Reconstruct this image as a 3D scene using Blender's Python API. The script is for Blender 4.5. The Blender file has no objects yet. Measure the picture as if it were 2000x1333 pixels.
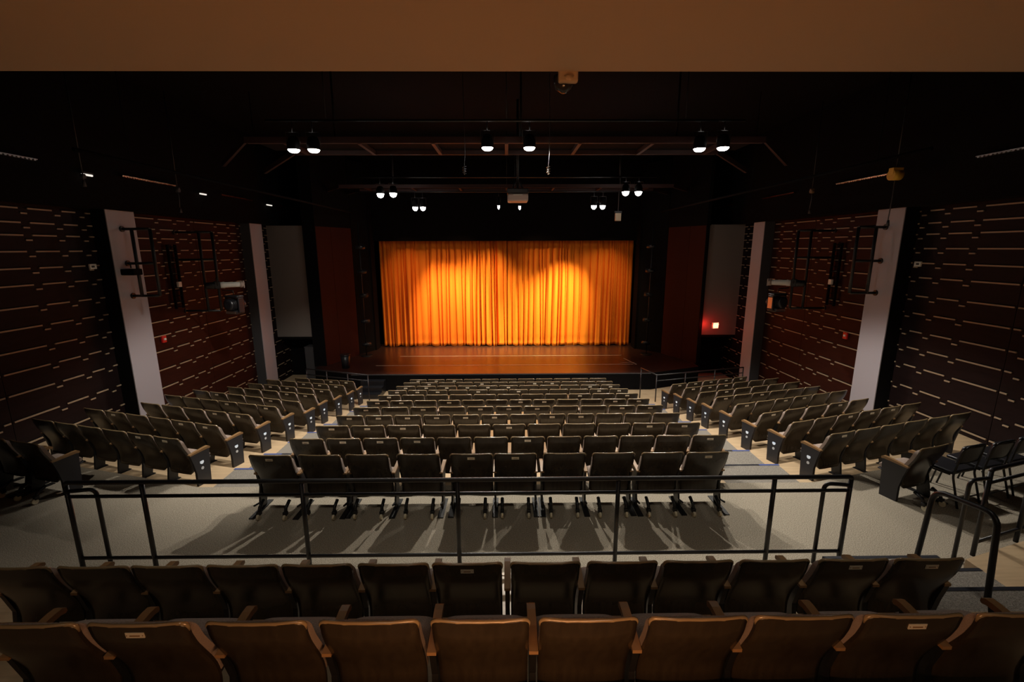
import bpy, bmesh, math, random
from mathutils import Vector, Matrix
random.seed(7)
SC = bpy.context.scene
COL = SC.collection
# ------------------------------------------------------------------ camera, world, exposure
F = 889.; TH = math.radians(11.57); PSI = .010; ROLL = -.003; CZ = 3.49
def basis():
    cy, sy, ct, st = math.cos(PSI), math.sin(PSI), math.cos(TH), math.sin(TH)
    r = Vector((cy, -sy, 0)); f = Vector((sy*ct, cy*ct, -st)); u = Vector((sy*st, cy*st, ct))
    return r*math.cos(ROLL)+u*math.sin(ROLL), u*math.cos(ROLL)-r*math.sin(ROLL), f
RR, UU, FF = basis()
def P(px, py, x=None, y=None, z=None):
    """point of the room seen at a pixel of the 2000x1333 photograph, on the plane x=, y= or z="""
    d = RR*((px-1000)/F)+UU*((666.5-py)/F)+FF
    t = x/d.x if x is not None else y/d.y if y is not None else (z-CZ)/d.z
    return Vector((0, 0, CZ))+d*t
cd = bpy.data.cameras.new('camera'); cam = bpy.data.objects.new('camera', cd); COL.objects.link(cam)
cd.sensor_width = 36; cd.lens = F*36/2000; cd.clip_start = .05; cd.clip_end = 100
m = Matrix((RR, UU, -FF)).transposed().to_4x4(); m.translation = (0, 0, CZ); cam.matrix_world = m
SC.camera = cam
w = bpy.data.worlds.new('world'); SC.world = w; w.use_nodes = True
w.node_tree.nodes['Background'].inputs[0].default_value = (.05, .045, .05, 1)
w.node_tree.nodes['Background'].inputs[1].default_value = .0
SC.view_settings.view_transform = 'Standard'; SC.view_settings.look = 'None'
SC.view_settings.gamma = 1; SC.view_settings.exposure = 0; SC.view_settings.use_curve_mapping = False
SC.cycles.max_bounces = 6; SC.cycles.sample_clamp_indirect = 3

HOUSE_W, FRONT_W, MID_W = 560, 260, 120       # watts of the white house spots
def spot(name, loc, aim, power, size, blend, color, radius=.04, parent=None):
    l = bpy.data.lights.new(name, 'SPOT'); l.energy = power; l.color = color
    l.spot_size = math.radians(size); l.spot_blend = blend; l.shadow_soft_size = radius
    o = bpy.data.objects.new(name, l); COL.objects.link(o)
    o.location = loc; o.rotation_euler = (Vector(aim)-Vector(loc)).to_track_quat('-Z', 'Y').to_euler()
    return o
# orange stage wash on the curtain (hung on the first electric above the apron)
AMB = (1, .78, .42)
AM2 = (1, .97, .45)
for x, tx, tz, pw, sz, bl, c in ((4.6, 1.2, -1.3, 4600, 44, .9, AM2), (-4.8, 1.2, -1.3, 2300, 40, .9, AM2), (0, 1.3, -.6, 620, 40, .9, AM2),
        (-4.6, -1.8, -1.2, 2900, 46, .9, AMB), (1.2, -2.6, -1.0, 1500, 54, .9, AMB), (5.0, 4.0, -.2, 380, 60, .9, (1, .7, .36)), (-1.0, 3.6, .2, 420, 50, .9, (1, .7, .36)),
        (0, -4.2, .1, 480, 52, 1, (1, .6, .32)), (-5.0, -4.0, .2, 300, 60, 1, (1, .6, .32)),
        (-2.6, -2.2, -1.7, 560, 52, .6, AMB), (2.6, 2.6, -1.7, 420, 52, .6, AMB)):
    spot('curtain_wash', (x, 18.6, 5.6), (tx, 21.1, tz), pw*1.25, sz, bl, c, .06)
# unseen spots added above the rear soffit: seat-back beams, then four that fill shadows
for x, y, z, tx, ty, tz, pw, sz, bl in ((-2.3, 2.9, 6.4, -2.2, 7.75, -.3, 420, 20, .6), (0, 2.9, 6.4, 0, 7.75, -.3, 420, 20, .6), (2.3, 2.9, 6.4, 2.2, 7.75, -.3, 420, 20, .6),
        (-4.5, 2.9, 6.4, -6.2, 8.6, 0, 520, 28, .5), (4.6, 2.9, 6.4, 6.6, 8.6, 0, 760, 30, .5),
        (-3.6, 4.1, 6.6, -3.6, 4.5, 0, 58, 54, .6), (-1.2, 4.1, 6.6, -1.2, 4.5, 0, 58, 54, .6), (1.2, 4.1, 6.6, 1.2, 4.5, 0, 58, 54, .6), (3.6, 4.1, 6.6, 3.6, 4.5, 0, 58, 54, .6)):
    spot('unseen_rear_spot', (x, y, z), (tx, ty, tz), pw, sz, bl, (1, .9, .76), .05)
# unseen lamps added near the camera to light the nearest rows and soffit
def area(name, loc, aim, power, sx, sy, color):
    l = bpy.data.lights.new(name, 'AREA'); l.energy = power; l.color = color; l.shape = 'RECTANGLE'; l.size = sx; l.size_y = sy
    o = bpy.data.objects.new(name, l); COL.objects.link(o); o.location = loc
    o.rotation_euler = (Vector(aim)-Vector(loc)).to_track_quat('-Z', 'Y').to_euler(); return o
area('near_row_fill_area', (.1, .35, 1.72), (.1, 2.1, 1.1), 27, 1.3, .08, (1, .47, .2))  # added unseen light for the backs of the nearest row
spot('soffit_fill_spot', (0, -1.4, 2.5), (0, 2.0, 4.4), 52, 84, 1, (1, .40, .14), .3)  # added unseen spot for the orange glow on the soffit
for x in (-3.4, -1.1, 1.2, 3.5): spot('near_row_fill_spot', (x, -.2, 4.25), (x, 2.7, 1.0), 20, 62, .8, (1, .88, .70), .12)  # added unseen spots that brighten the two foreground rows

# ------------------------------------------------------------------ materials
def mat(name, col, rough=.6, metal=0, coat=0, emit=None, es=0, noise=None, spec=.5, bump=0):
    m = bpy.data.materials.new(name); m.use_nodes = True; nt = m.node_tree; b = nt.nodes['Principled BSDF']
    b.inputs['Base Color'].default_value = (*col, 1); b.inputs['Roughness'].default_value = rough
    b.inputs['Metallic'].default_value = metal; b.inputs['Coat Weight'].default_value = coat; b.inputs['Coat Roughness'].default_value = .2
    b.inputs['Specular IOR Level'].default_value = spec
    if emit: b.inputs['Emission Color'].default_value = (*emit, 1); b.inputs['Emission Strength'].default_value = es
    if noise:
        sc, col2, stretch = noise
        tc = nt.nodes.new('ShaderNodeTexCoord'); mp = nt.nodes.new('ShaderNodeMapping'); mp.inputs['Scale'].default_value = stretch
        n = nt.nodes.new('ShaderNodeTexNoise'); n.inputs['Scale'].default_value = sc; n.inputs['Detail'].default_value = 4
        mx = nt.nodes.new('ShaderNodeMix'); mx.data_type = 'RGBA'
        rp = nt.nodes.new('ShaderNodeMapRange'); rp.inputs[1].default_value = .35; rp.inputs[2].default_value = .65
        nt.links.new(tc.outputs['Object'], mp.inputs[0]); nt.links.new(mp.outputs[0], n.inputs['Vector'])
        nt.links.new(n.outputs[0], rp.inputs[0]); nt.links.new(rp.outputs[0], mx.inputs[0])
        mx.inputs[6].default_value = (*col, 1); mx.inputs[7].default_value = (*col2, 1)
        nt.links.new(mx.outputs[2], b.inputs['Base Color'])
        if bump:
            bp = nt.nodes.new('ShaderNodeBump'); bp.inputs['Strength'].default_value = bump; bp.inputs['Distance'].default_value = .01
            nt.links.new(n.outputs[0], bp.inputs['Height']); nt.links.new(bp.outputs[0], b.inputs['Normal'])
    return m
M = {}
M['shell'] = mat('walnut_veneer', (.036, .026, .016), .27, noise=(3, (.027, .019, .012), (8, 8, 1)), spec=.5)
M['fabric'] = mat('taupe_weave', (.40, .31, .26), .95, noise=(70, (.25, .19, .16), (1, 4, 8)), bump=.3)
M['arm'] = mat('oak_arm', (.30, .17, .075), .35, noise=(4, (.24, .13, .055), (1, 1, 1)))
M['black'] = mat('black_metal', (.009, .009, .010), .45)
M['rail'] = mat('black_rail_paint', (.013, .0125, .015), .38)
M['panel'] = mat('charcoal_laminate', (.022, .021, .025), .45)
M['plate'] = mat('brass_plate', (.80, .73, .58), .45, .2)
M['wheel'] = mat('cream_wheel', (.75, .68, .5), .4)
M['disc'] = mat('white_disc', (.6, .62, .66), .5)
M['glow'] = mat('aisle_light', (.8, .85, .9), .3, emit=(.8, .9, 1), es=.25)
M['carpet'] = mat('carpet', (.50, .44, .35), 1, noise=(100, (.20, .172, .13), (1, 1, 1)), bump=.5, spec=.1)
M['step'] = mat('aisle_carpet', (.34, .31, .27), 1, noise=(110, (.16, .145, .125), (1, 1, 1)), bump=.5, spec=.1)
M['maple'] = mat('maple_floor', (.60, .44, .27), .4, noise=(2.5, (.50, .36, .22), (1, 9, 1)))
M['mahog'] = mat('red_lit_mahogany_panel', (.036, .0075, .004), .6, noise=(2, (.026, .005, .003), (1, 1, 6)), spec=.15)  # middle bays: red spill from the stage put into the wood colour
M['mahog_unlit'] = mat('unlit_mahogany_panel', (.013, .006, .006), .6, noise=(2, (.009, .004, .004), (1, 1, 6)), spec=.15)  # same wood in the other bays, without the red spill
M['slat'] = mat('pale_slat', (.40, .29, .19), .5)
M['grey'] = mat('grey_column', (.42, .39, .43), .7)
M['matt'] = mat('matt_black', (.0045, .004, .0045), .9, spec=.1)
M['dark'] = mat('black_drape', (.006, .0035, .0035), .9, spec=.1)
M['greyp'] = mat('grey_return_panel', (.20, .175, .16), .8)
M['rim'] = mat('highlight_edge', (.30, .215, .115), .2, coat=1)  # glossy lip of the seat backs, highlight put into its lighter colour
M['soffit'] = mat('beige_soffit', (.56, .43, .30), .8)
M['brown'] = mat('brown_splay', (.040, .007, .003), .8, spec=.2)
M['stage'] = mat('stage_floor', (.044, .017, .012), .3, noise=(3, (.03, .012, .009), (1, 6, 1)), spec=.8)
M['tape'] = mat('floor_tape', (.65, .55, .45), .6)
M['velvet'] = mat('gold_velvet', (.84, .20, .003), .85)
M['lens'] = mat('lit_lens', (1, 1, 1), .3, emit=(1, .97, .9), es=30)
M['lens2'] = mat('lit_lens_small', (1, 1, 1), .3, emit=(1, .97, .9), es=14)
M['red'] = mat('red_plastic', (.6, .02, .02), .4)
M['white'] = mat('white_plastic', (.85, .82, .74), .5)
M['exit'] = mat('exit_letters', (1, .2, .1), .4, emit=(1, .16, .06), es=14)
M['exitb'] = mat('exit_face', (.9, .8, .7), .4, emit=(1, .45, .25), es=2.2)
M['strip'] = mat('curtain_tinted_metal_strip', (.95, .42, .24), .25, 1)  # orange reflection of the curtain put into the metal colour
M['stripg'] = mat('grey_metal_strip', (.85, .82, .80), .3, 1)
M['tube'] = mat('lit_tube', (1, 1, 1), .3, emit=(1, .95, .85), es=.9)
M['silver'] = mat('silver_case', (.55, .42, .36), .4)
M['yellow'] = mat('yellow_hoist', (.75, .42, .04), .5)
M['truss'] = mat('dark_red_steel', (.035, .012, .010), .6)
M['nosing'] = mat('blue_black_nosing', (.016, .017, .026), .5)
M['blue'] = mat('blue_edge_strip', (.07, .10, .28), .5)
M['greyd'] = mat('dark_grey_laminate', (.05, .05, .055), .6)
M['vinyl'] = mat('black_vinyl', (.012, .012, .015), .35)
M['glass'] = mat('smoked_dome', (.03, .03, .035), .08)

# ------------------------------------------------------------------ mesh helpers
class MB:
    def __init__(s): s.bm = bmesh.new()
    def box(s, x0, x1, y0, y1, z0, z1, mi=0, bev=0, mtx=None):
        r = bmesh.ops.create_cube(s.bm, size=1); vs = r['verts']
        bmesh.ops.scale(s.bm, vec=(abs(x1-x0), abs(y1-y0), abs(z1-z0)), verts=vs)
        bmesh.ops.translate(s.bm, vec=((x0+x1)/2, (y0+y1)/2, (z0+z1)/2), verts=vs)
        fs = list({f for v in vs for f in v.link_faces})
        for f in fs: f.material_index = mi
        if bev:
            es = list({e for v in vs for e in v.link_edges})
            rr = bmesh.ops.bevel(s.bm, geom=es, offset=bev, segments=3, affect='EDGES', profile=.5)
            vs = list({v for f in rr['faces'] for v in f.verts})
            for f in rr['faces']: f.smooth = True; f.material_index = mi
        if mtx is not None: bmesh.ops.transform(s.bm, matrix=mtx, verts=vs)
        return s
    def prism(s, pts, z0, z1, mi=0, side=None):
        """vertical prism over a plan polygon"""
        a = [s.bm.verts.new((p[0], p[1], z0)) for p in pts]; b = [s.bm.verts.new((p[0], p[1], z1)) for p in pts]
        f = s.bm.faces.new(b); f.material_index = mi
        f2 = s.bm.faces.new(a[::-1]); f2.material_index = mi
        for i in range(len(pts)):
            j = (i+1) % len(pts); q = s.bm.faces.new((a[i], a[j], b[j], b[i])); q.material_index = mi if side is None else side
        return s
    def yz(s, pts, x0, x1, mi=0):
        """extrusion along x of a y,z outline"""
        a = [s.bm.verts.new((x0, p[0], p[1])) for p in pts]; b = [s.bm.verts.new((x1, p[0], p[1])) for p in pts]
        for vs in (b, a[::-1]): s.bm.faces.new(vs).material_index = mi
        for i in range(len(pts)):
            j = (i+1) % len(pts); s.bm.faces.new((a[i], a[j], b[j], b[i])).material_index = mi
        return s
    def tube(s, pts, r, n=10, mi=0, caps=True):
        pts = [Vector(p) for p in pts]; rings = []
        ref = None
        for i, p in enumerate(pts):
            d = (pts[min(i+1, len(pts)-1)]-pts[max(i-1, 0)]).normalized()
            if ref is None: ref = Vector((0, 0, 1)) if abs(d.z) < .9 else Vector((1, 0, 0))
            u = (ref-d*ref.dot(d)).normalized(); v = d.cross(u); ref = u
            rr = r[i] if isinstance(r, (list, tuple)) else r
            rings.append([s.bm.verts.new(p+(u*math.cos(2*math.pi*k/n)+v*math.sin(2*math.pi*k/n))*rr) for k in range(n)])
        for A, B in zip(rings, rings[1:]):
            for k in range(n):
                f = s.bm.faces.new((A[k], A[(k+1) % n], B[(k+1) % n], B[k])); f.smooth = True; f.material_index = mi
        if caps:
            s.bm.faces.new(rings[0][::-1]).material_index = mi; s.bm.faces.new(rings[-1]).material_index = mi
        return s
    def grid(s, fn, nu, nv, mi=0, smooth=True, closeu=False):
        g = [[s.bm.verts.new(fn(i/(nu-1) if not closeu else i/nu, j/(nv-1))) for j in range(nv)] for i in range(nu)]
        for i in range(nu if closeu else nu-1):
            for j in range(nv-1):
                k = (i+1) % nu
                f = s.bm.faces.new((g[i][j], g[k][j], g[k][j+1], g[i][j+1])); f.smooth = smooth; f.material_index = mi
        return g
    def mesh(s, name, mats):
        bmesh.ops.recalc_face_normals(s.bm, faces=s.bm.faces)
        me = bpy.data.meshes.new(name); s.bm.to_mesh(me); s.bm.free()
        for m_ in mats: me.materials.append(M[m_])
        return me
def link(name, me, parent=None, loc=None, label=None):
    o = bpy.data.objects.new(name, me); COL.objects.link(o)
    if parent: o.parent = parent
    if loc is not None: o.location = loc
    if label: o['label'] = label
    return o
def tag(o, label, cat, group=None, kind=None):
    if kind: o['kind'] = kind
    if label: o['label'] = label
    if cat: o['category'] = cat
    if group: o['group'] = group
    return o
def thing(name, label, cat, loc=(0, 0, 0), rz=0, group=None):
    o = bpy.data.objects.new(name, None); COL.objects.link(o); o.location = loc; o.rotation_euler = (0, 0, rz)
    o.empty_display_size = .1
    return tag(o, label, cat, group)
def struct(name, mb, mats):
    o = link(name, mb.mesh(name, mats)); o['kind'] = 'structure'; return o
def bend(pts, r=.08, n=6):
    """polyline with rounded corners"""
    pts = [Vector(p) for p in pts]; out = [pts[0]]
    for a, b, c in zip(pts, pts[1:], pts[2:]):
        u = (a-b).normalized(); v = (c-b).normalized()
        p0, p1 = b+u*r, b+v*r
        for k in range(n+1):
            t = k/n; out.append(p0*(1-t)**2+b*2*t*(1-t)+p1*t*t)
    out.append(pts[-1]); return out

# ------------------------------------------------------------------ room shell
RISE = .17
def lvl(k): return -RISE*(k-1)                      # floor height of row k; k=1 is the cross aisle
def edge(k): return 6.27+.92*(k-2)                  # y where step k begins
SL = .287                                           # side tiers sweep forward towards the walls
AX, CX, WX = 4.62, 3.45, 9.0
mb = MB(); BOT = -2.6
# cross aisle and centre tiers (mi 0 carpet, 1 maple, 2 aisle carpet)
mb.prism([(-WX, 3.93), (WX, 3.93), (WX, 6.27+SL*(WX-AX)), (AX, 6.27), (-AX, 6.27), (-WX, 6.27+SL*(WX-AX))], BOT, 0, 0)
for k in range(2, 12):
    y0, y1 = edge(k), edge(k+1) if k < 11 else 18.6
    mb.box(-CX, CX, y0, y1, BOT, lvl(k), 1)
    for s in (-1, 1):
        mb.box(s*CX, s*AX, y0, y1, BOT, lvl(k), 2 if k < 11 else 1)
        d = SL*(WX-AX)
        yo = y1+d if k < 11 else y1
        mb.prism([(s*AX, y0), (s*WX, y0+d), (s*WX, yo), (s*AX, y1)][::s], BOT, lvl(k), 1)
# upper tiers
mb.box(-WX, 3.42, 2.98, 3.93, BOT, .35, 1); mb.box(-WX, 4.2, 1.98, 2.98, BOT, .73, 1)
mb.box(-WX, 4.7, 1.0, 1.98, BOT, 1.10, 1); mb.box(-WX, WX, -3, 1.0, BOT, 1.47, 1)
mb.box(3.42, 4.68, 3.93, 4.35, BOT, .18, 2); mb.box(3.42, 4.68, 3.45, 3.93, BOT, .35, 2)
mb.box(3.42, 4.68, 2.98, 3.45, BOT, .54, 2); mb.box(4.2, 4.68, 1.0, 2.98, BOT, .73, 2)
mb.prism([(4.68, 4.07), (4.68, 3.4), (WX, 3.9), (WX, 5.4)][::-1], BOT, .35, 1)
mb.prism([(4.68, 3.4), (4.68, 1.0), (WX, 1.0), (WX, 3.9)][::-1], BOT, .73, 1)
struct('floor', mb, ['carpet', 'maple', 'step'])
# nosings
n = 0
for k in range(2, 12):
    for s in (-1, 1):
        if k == 2: continue
        n += 1; q = MB(); z = lvl(k-1)
        q.box(s*CX, s*(AX-.32), edge(k)-.045, edge(k)+.006, z-.03, z+.004, 0)
        if k > 2: q.box(s*(AX-.32), s*(AX+.02), edge(k)-.045, edge(k)+.006, z-.03, z+.004, 1)
        struct('trim_%d' % n, q, ['nosing', 'blue'])
for y, z, x0, x1 in ((4.35, .18, 3.42, 4.68), (3.93, .35, 3.42, 4.68), (3.45, .54, 3.42, 4.68), (3.93, .352, -WX, 3.42)):
    n += 1; q = MB(); q.box(x0, x1, y-.035, y+.006, z-.03, z+.004, 0); struct('trim_%d' % n, q, ['nosing'] if x0 > 0 else ['maple'])

ROWZ = [4.24, 3.98, 3.75, 3.45, 3.14, 2.83, 2.43, 2.05, 1.65, 1.28, .88, .40, -.07, -.53, -1.0, -1.45]
PAT = [(0, .85, 0), (.88, 1.0, 1), (1.02, 1.49, 0), (1.53, 1.65, 1), (1.69, 1.99, 0), (2.08, 2.18, 1), (2.22, 2.34, 0)]
for s, nm in ((-1, 'left'), (1, 'right')):
    q = MB()
    for i, (y0, y1) in enumerate(((-3, -1.7), (-1.7, .69), (.7, 3.09), (3.1, 5.49), (5.5, 7.89), (7.9, 10.29), (11.17, 13.56), (13.57, 15.96), (16.35, 18.6))):
        mi = 1 if 6 <= i <= 7 else 0
        if i == 8: mi = 0
        q.box(s*WX, s*(WX+.2), y0, y1, -2.6, 4.33, mi)
        if i < 3: continue
        for zi, z in enumerate(ROWZ):
            for a, b, low in PAT:
                ya, yb = y0+a+.02, y0+b+.02
                if yb > y1-.02: continue
                zz = z-(.09 if low else 0)
                # a slot cut: pale ledge with a dark recess line above
                q.box(s*(WX-.022), s*(WX+.01), ya, yb, zz-.015, zz+.012, 2)
                q.box(s*(WX-.004), s*(WX+.01), ya, yb, zz+.012, zz+.03, 3)
    q.box(s*(WX+.01), s*(WX+.3), -3, 25, -2.6, 4.33, 3); q.box(s*(WX), s*(WX+.1), 10.29, 11.165, -2.6, 4.33, 1); q.box(s*(WX), s*(WX+.1), 15.96, 16.35, -2.6, 4.33, 0)
    q.box(s*(WX-.45), s*(WX+.3), -3, 25, 4.33, 7.2, 3)
    struct('wall_%s' % nm, q, ['mahog_unlit', 'mahog', 'slat', 'matt'])
    ya, yb = ((10.25, 11.02), (15.87, 16.62))if s < 0 else ((10.16, 10.9), (15.66, 16.34))
    for a, b, dsc in ((ya, 0, 'nearer the seats at the back'), (yb, 0, 'beside the stage')): pass
    for (a, b), dsc in (((ya, yb)[0], 'standing on the %s wall nearest the camera' % nm), ((ya, yb)[1], 'on the %s wall beside the stage' % nm)):
        q = MB(); q.box(s*8.65, s*8.67, a, b, -2.6, 4.33, 0); q.box(s*8.67, s*WX, a+.004, b-.004, -2.6, 4.33, 1)
        o = link('column', q.mesh('column', ['grey', 'matt' if a < 12 else 'greyd'])); tag(o, 'tall flat grey column ' + dsc, 'column')
q = MB(); q.box(-WX-.3, WX+.3, -3, 25, 7.2, 7.4); struct('ceiling', q, ['matt'])
q = MB(); q.box(-WX-.3, WX+.3, -3.2, -3, -2.6, 7.2); struct('wall_back', q, ['matt'])
q = MB(); q.box(-WX-.3, WX+.3, 24.8, 25, -2.6, 7.2); struct('wall_front', q, ['matt'])
q = MB(); q.box(-WX, WX, -3, 2.63, 4.4, 4.46, 0); q.box(-WX, WX, -3, 2.64, 4.46, 7.2, 1)
o = struct('ceiling_soffit', q, ['soffit', 'matt'])

# ------------------------------------------------------------------ stage
SZ = -1.06
fl = P(690, 731, z=SZ); fr = P(1268, 731, z=SZ); FY = 16.2
q = MB(); q.prism([(-5.75, FY), (5.3, FY), (7.45, 17.1), (7.45, 21.6), (-7.45, 21.6), (-7.45, 17.1)], -2.5, SZ, 0, 1)
o = link('stage', q.mesh('stage', ['stage', 'matt'])); tag(o, 'low black stage floor glowing orange in front of the curtain', 'stage')
q = MB(); q.box(-5.75, 5.3, FY-.02, FY+.03, SZ-.03, SZ+.003); link('edge_strip', q.mesh('edge_strip', ['greyd']), o)
for (y, xa, xb, l) in ((17.5, -5.2, 5.0, 'long pale tape line near the front edge of the stage'), (19.05, -4.6, 4.9, 'pale tape line on the stage nearer the curtain')):
    q = MB(); q.box(xa, xb, y-.012, y+.012, SZ, SZ+.003); q2 = link('tape_line', q.mesh('tape_line', ['tape'])); tag(q2, l, 'tape line')
q = MB(); q.box(4.55, 5.15, 17.78, 17.8, SZ, SZ+.004); q.prism([(4.85, 18.5), (5.1, 17.45), (5.125, 17.455), (4.875, 18.505)], SZ, SZ+.004)
tag(link('tape_mark', q.mesh('tape_mark', ['tape'])), 'small tape corner mark at the right side of the stage', 'tape mark')
# steps at the left of the stage front
st = thing('stage_steps', 'small black steps up to the left front of the stage', 'steps', (-4.85, FY, lvl(11)))
for i in range(3):
    h = .155*(3-i)
    q = MB(); q.box(-.48, .36, -.3*(i+1)-.01, -.3*i-.01 if i else -.03, 0 if True else 0, h); link('step', q.mesh('step', ['vinyl']), st)
# curtain: two velvet halves
def curtain(x0, x1, label, seed):
    rnd = random.Random(seed); W = x1-x0; nf = int(W/.205)
    ph = [0]
    for i in range(nf): ph.append(ph[-1]+rnd.uniform(.4, 2.0))
    ph = [p/ph[-1] for p in ph]
    amp = [rnd.uniform(.10, .28) for _ in range(nf)]
    dr = [rnd.uniform(-.07, .07) for _ in range(nf+1)]; dr[0] = dr[-1] = 0
    k2 = [rnd.choice((0, 0, 1, 1, 2)) for _ in range(nf)]
    nu, nv = nf*16+1, 34
    def f(u, v):
        i = min(int(u*nf), nf-1); t = u*nf-i
        a = ph[i]*(1-t)+ph[i+1]*t
        d = dr[i]*(1-t)+dr[i+1]*t
        ridge = abs(math.sin(math.pi*t))**.55
        g = 1-v
        y = 21.28-amp[i]*(.5+.6*g)*ridge+.014*k2[i]*math.cos(math.pi*(2*k2[i]+1)*t)*(1-.3*g)
        x = x0+W*a+d*g*1.3
        z = SZ+.02+(3.83+.05-SZ)*v
        if v < .01: z += .03*math.sin(i*1.7+t*3)
        if .045 < v < .08: y += .02
        return (x, y, z)
    q = MB(); q.grid(f, nu, nv)
    me = q.mesh('stage_curtain', ['velvet']); o = link('stage_curtain', me)
    md = o.modifiers.new('thickness', 'SOLIDIFY'); md.thickness = .012
    tag(o, label, 'curtain')
    q = MB(); q.box(x0, x1, 21.05, 21.3, 3.86, 3.92); link('curtain_track', q.mesh('curtain_track', ['black']), o)
curtain(-5.85, -.015, 'left half of the pleated gold velvet stage curtain', 3)
curtain(.015, 5.78, 'right half of the pleated gold velvet stage curtain, brightest part', 11)
q = MB()
q.box(-WX, WX, 20.75, 20.9, 3.80, 7.2, 0)
struct('wall_proscenium_header', q, ['dark'])
for s, nm in ((-1, 'left'), (1, 'right')):
    q = MB(); a = 5.95 if s < 0 else 5.8
    q.prism([(s*a, 20.3), (s*a, 20.9), (s*WX, 20.9), (s*WX, 20.3)], SZ, 7.2, 0)
    struct('wall_proscenium_%s' % nm, q, ['dark'])
    # brown splayed panel in two boards
    p0 = P(640 if s < 0 else 1357, 725, y=17.55); p1 = P(703 if s < 0 else 1290, 700, y=19.4)
    q = MB(); x0, x1 = p0.x, p1.x
    mx, my = x0*.6+x1*.4, 17.55*.6+19.4*.4
    q.prism([(x0, 17.55), (mx, my), (mx+s*.15, my+.1), (x0+s*.15, 17.65)], SZ, 4.3, 0)
    struct('wall_splay_outer_%s' % nm, q, ['brown', 'matt']); q = MB()
    q.prism([(mx, my+.02), (x1, 19.4), (x1+s*.15, 19.5), (mx+s*.15, my+.12)], SZ, 4.3, 0)
    struct('wall_splay_inner_%s' % nm, q, ['brown', 'matt']); q = MB()
    q.prism([(x0, 17.5), (x0+s*.0, 17.6), (s*7.62, 17.6), (s*7.62, 17.5)], SZ, 7, 0)
    struct('wall_pier_%s' % nm, q, ['matt']); q = MB()
    q.prism([(x1, 19.45), (x1+s*.1, 19.5), (s*(a+.3), 20.4), (s*(a+.05), 20.35)], SZ, 7, 0)
    struct('wall_wing_%s' % nm, q, ['matt'])
    q = MB(); q.prism([(x0, 17.5), (x1, 19.4), (x1+s*.2, 19.5), (x0+s*.2, 17.6)], 4.3, 7.2, 0)
    struct('wall_splay_top_%s' % nm, q, ['matt'])
    q = MB(); q.box(s*7.6, s*WX, 17.6, 17.7, .1, 4.33, 0)
    struct('wall_return_%s' % nm, q, ['greyp'])
    q = MB(); q.box(s*7.6, s*WX, 17.62, 18.55, .0, .1, 0); q.box(s*7.5, s*WX, 18.5, 18.6, -2.5, .1, 0)
    struct('wall_exit_%s' % nm, q, ['matt'])

# ------------------------------------------------------------------ theatre seats
TOP = .86
PROF = [(.20, .165), (.28, .180), (.36, .178), (.44, .158), (.52, .124), (.60, .084), (.68, .046), (.76, .018), (.86, 0)]
def prof(z):
    for (a, ya), (b, yb) in zip(PROF, PROF[1:]):
        if z <= b:
            t = (z-a)/(b-a); t = max(0, t); return ya+(yb-ya)*t
    return 0
def slab(W, z0, z1, yoff, thick, r, bulge=0, wrap=.022, nu=15, nv=22, low=0):
    """curved upholstery or veneer slab following the seat-back profile, rounded top corners"""
    q = MB()
    rows = []
    for j in range(nv):
        z = z0+(z1-z0)*(1-(1-j/(nv-1))**1.6)
        hw = W/2
        if z > z1-r: hw = W/2-r+math.sqrt(max(0, r*r-(z-(z1-r))**2))
        if z < z0+low and low: hw = W/2-low+math.sqrt(max(0, low*low-(z0+low-z)**2))
        rows.append((z, hw))
    def ring(front):
        g = []
        for z, hw in rows:
            line = []
            for i in range(nu):
                u = -1+2*i/(nu-1); x = u*hw
                e = (x/(W/2))**2
                y = prof(z)+yoff+wrap*e*e
                if front: y += thick+bulge*(1-u**4)*math.sin(math.pi*min(1, max(0, (z-z0)/(z1-z0)*.9+.05)))**.5
                line.append(q.bm.verts.new((x, y, z)))
            g.append(line)
        return g
    A, B = ring(False), ring(True)
    for j in range(nv-1):
        for i in range(nu-1):
            for g, o_ in ((A, 1), (B, -1)):
                f = q.bm.faces.new((g[j][i], g[j][i+1], g[j+1][i+1], g[j+1][i])[::o_]); f.smooth = True
        for i in (0, nu-1): q.bm.faces.new((A[j][i], A[j+1][i], B[j+1][i], B[j][i])).smooth = False
    for i in range(nu-1):
        q.bm.faces.new((A[0][i], A[0][i+1], B[0][i+1], B[0][i]))
        q.bm.faces.new((A[-1][i], A[-1][i+1], B[-1][i+1], B[-1][i]))
    return q
CACHE = {}
def cached(key, fn):
    if key not in CACHE: CACHE[key] = fn()
    return CACHE[key]
def m_shell(W):
    q = slab(W, .20, TOP, 0, .02, .035, low=.05)
    return q.mesh('back_shell', ['shell'])
def m_rim(W):
    q = MB(); hw = W/2; r = .035; pts = []
    for s in (-1, 1):
        side = []
        side.append((s*hw, TOP-r-.025)); side.append((s*hw, TOP-r))
        for k in range(1, 7):
            a = math.pi/2*k/6; side.append((s*(hw-r+r*math.cos(a)), TOP-r+r*math.sin(a)))
        pts += side if s < 0 else [(x, TOP) for x in (-.12, 0, .12)]+side[::-1]
    q.tube([(x, prof(z)+.010+.022*(x/hw)**4, z) for x, z in pts], [.005, .009]+[.0105]*(len(pts)-4)+[.009, .005], 10)
    return q.mesh('edge_trim', ['rim'])
def m_cushion(W): return slab(W-.002, .36, TOP-.045, .0205, .045, .06, bulge=.03, wrap=.026).mesh('back_cushion', ['fabric'])
TILT = Matrix.Translation((0, .205, .315)) @ Matrix.Rotation(math.radians(9), 4, 'X')
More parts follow.
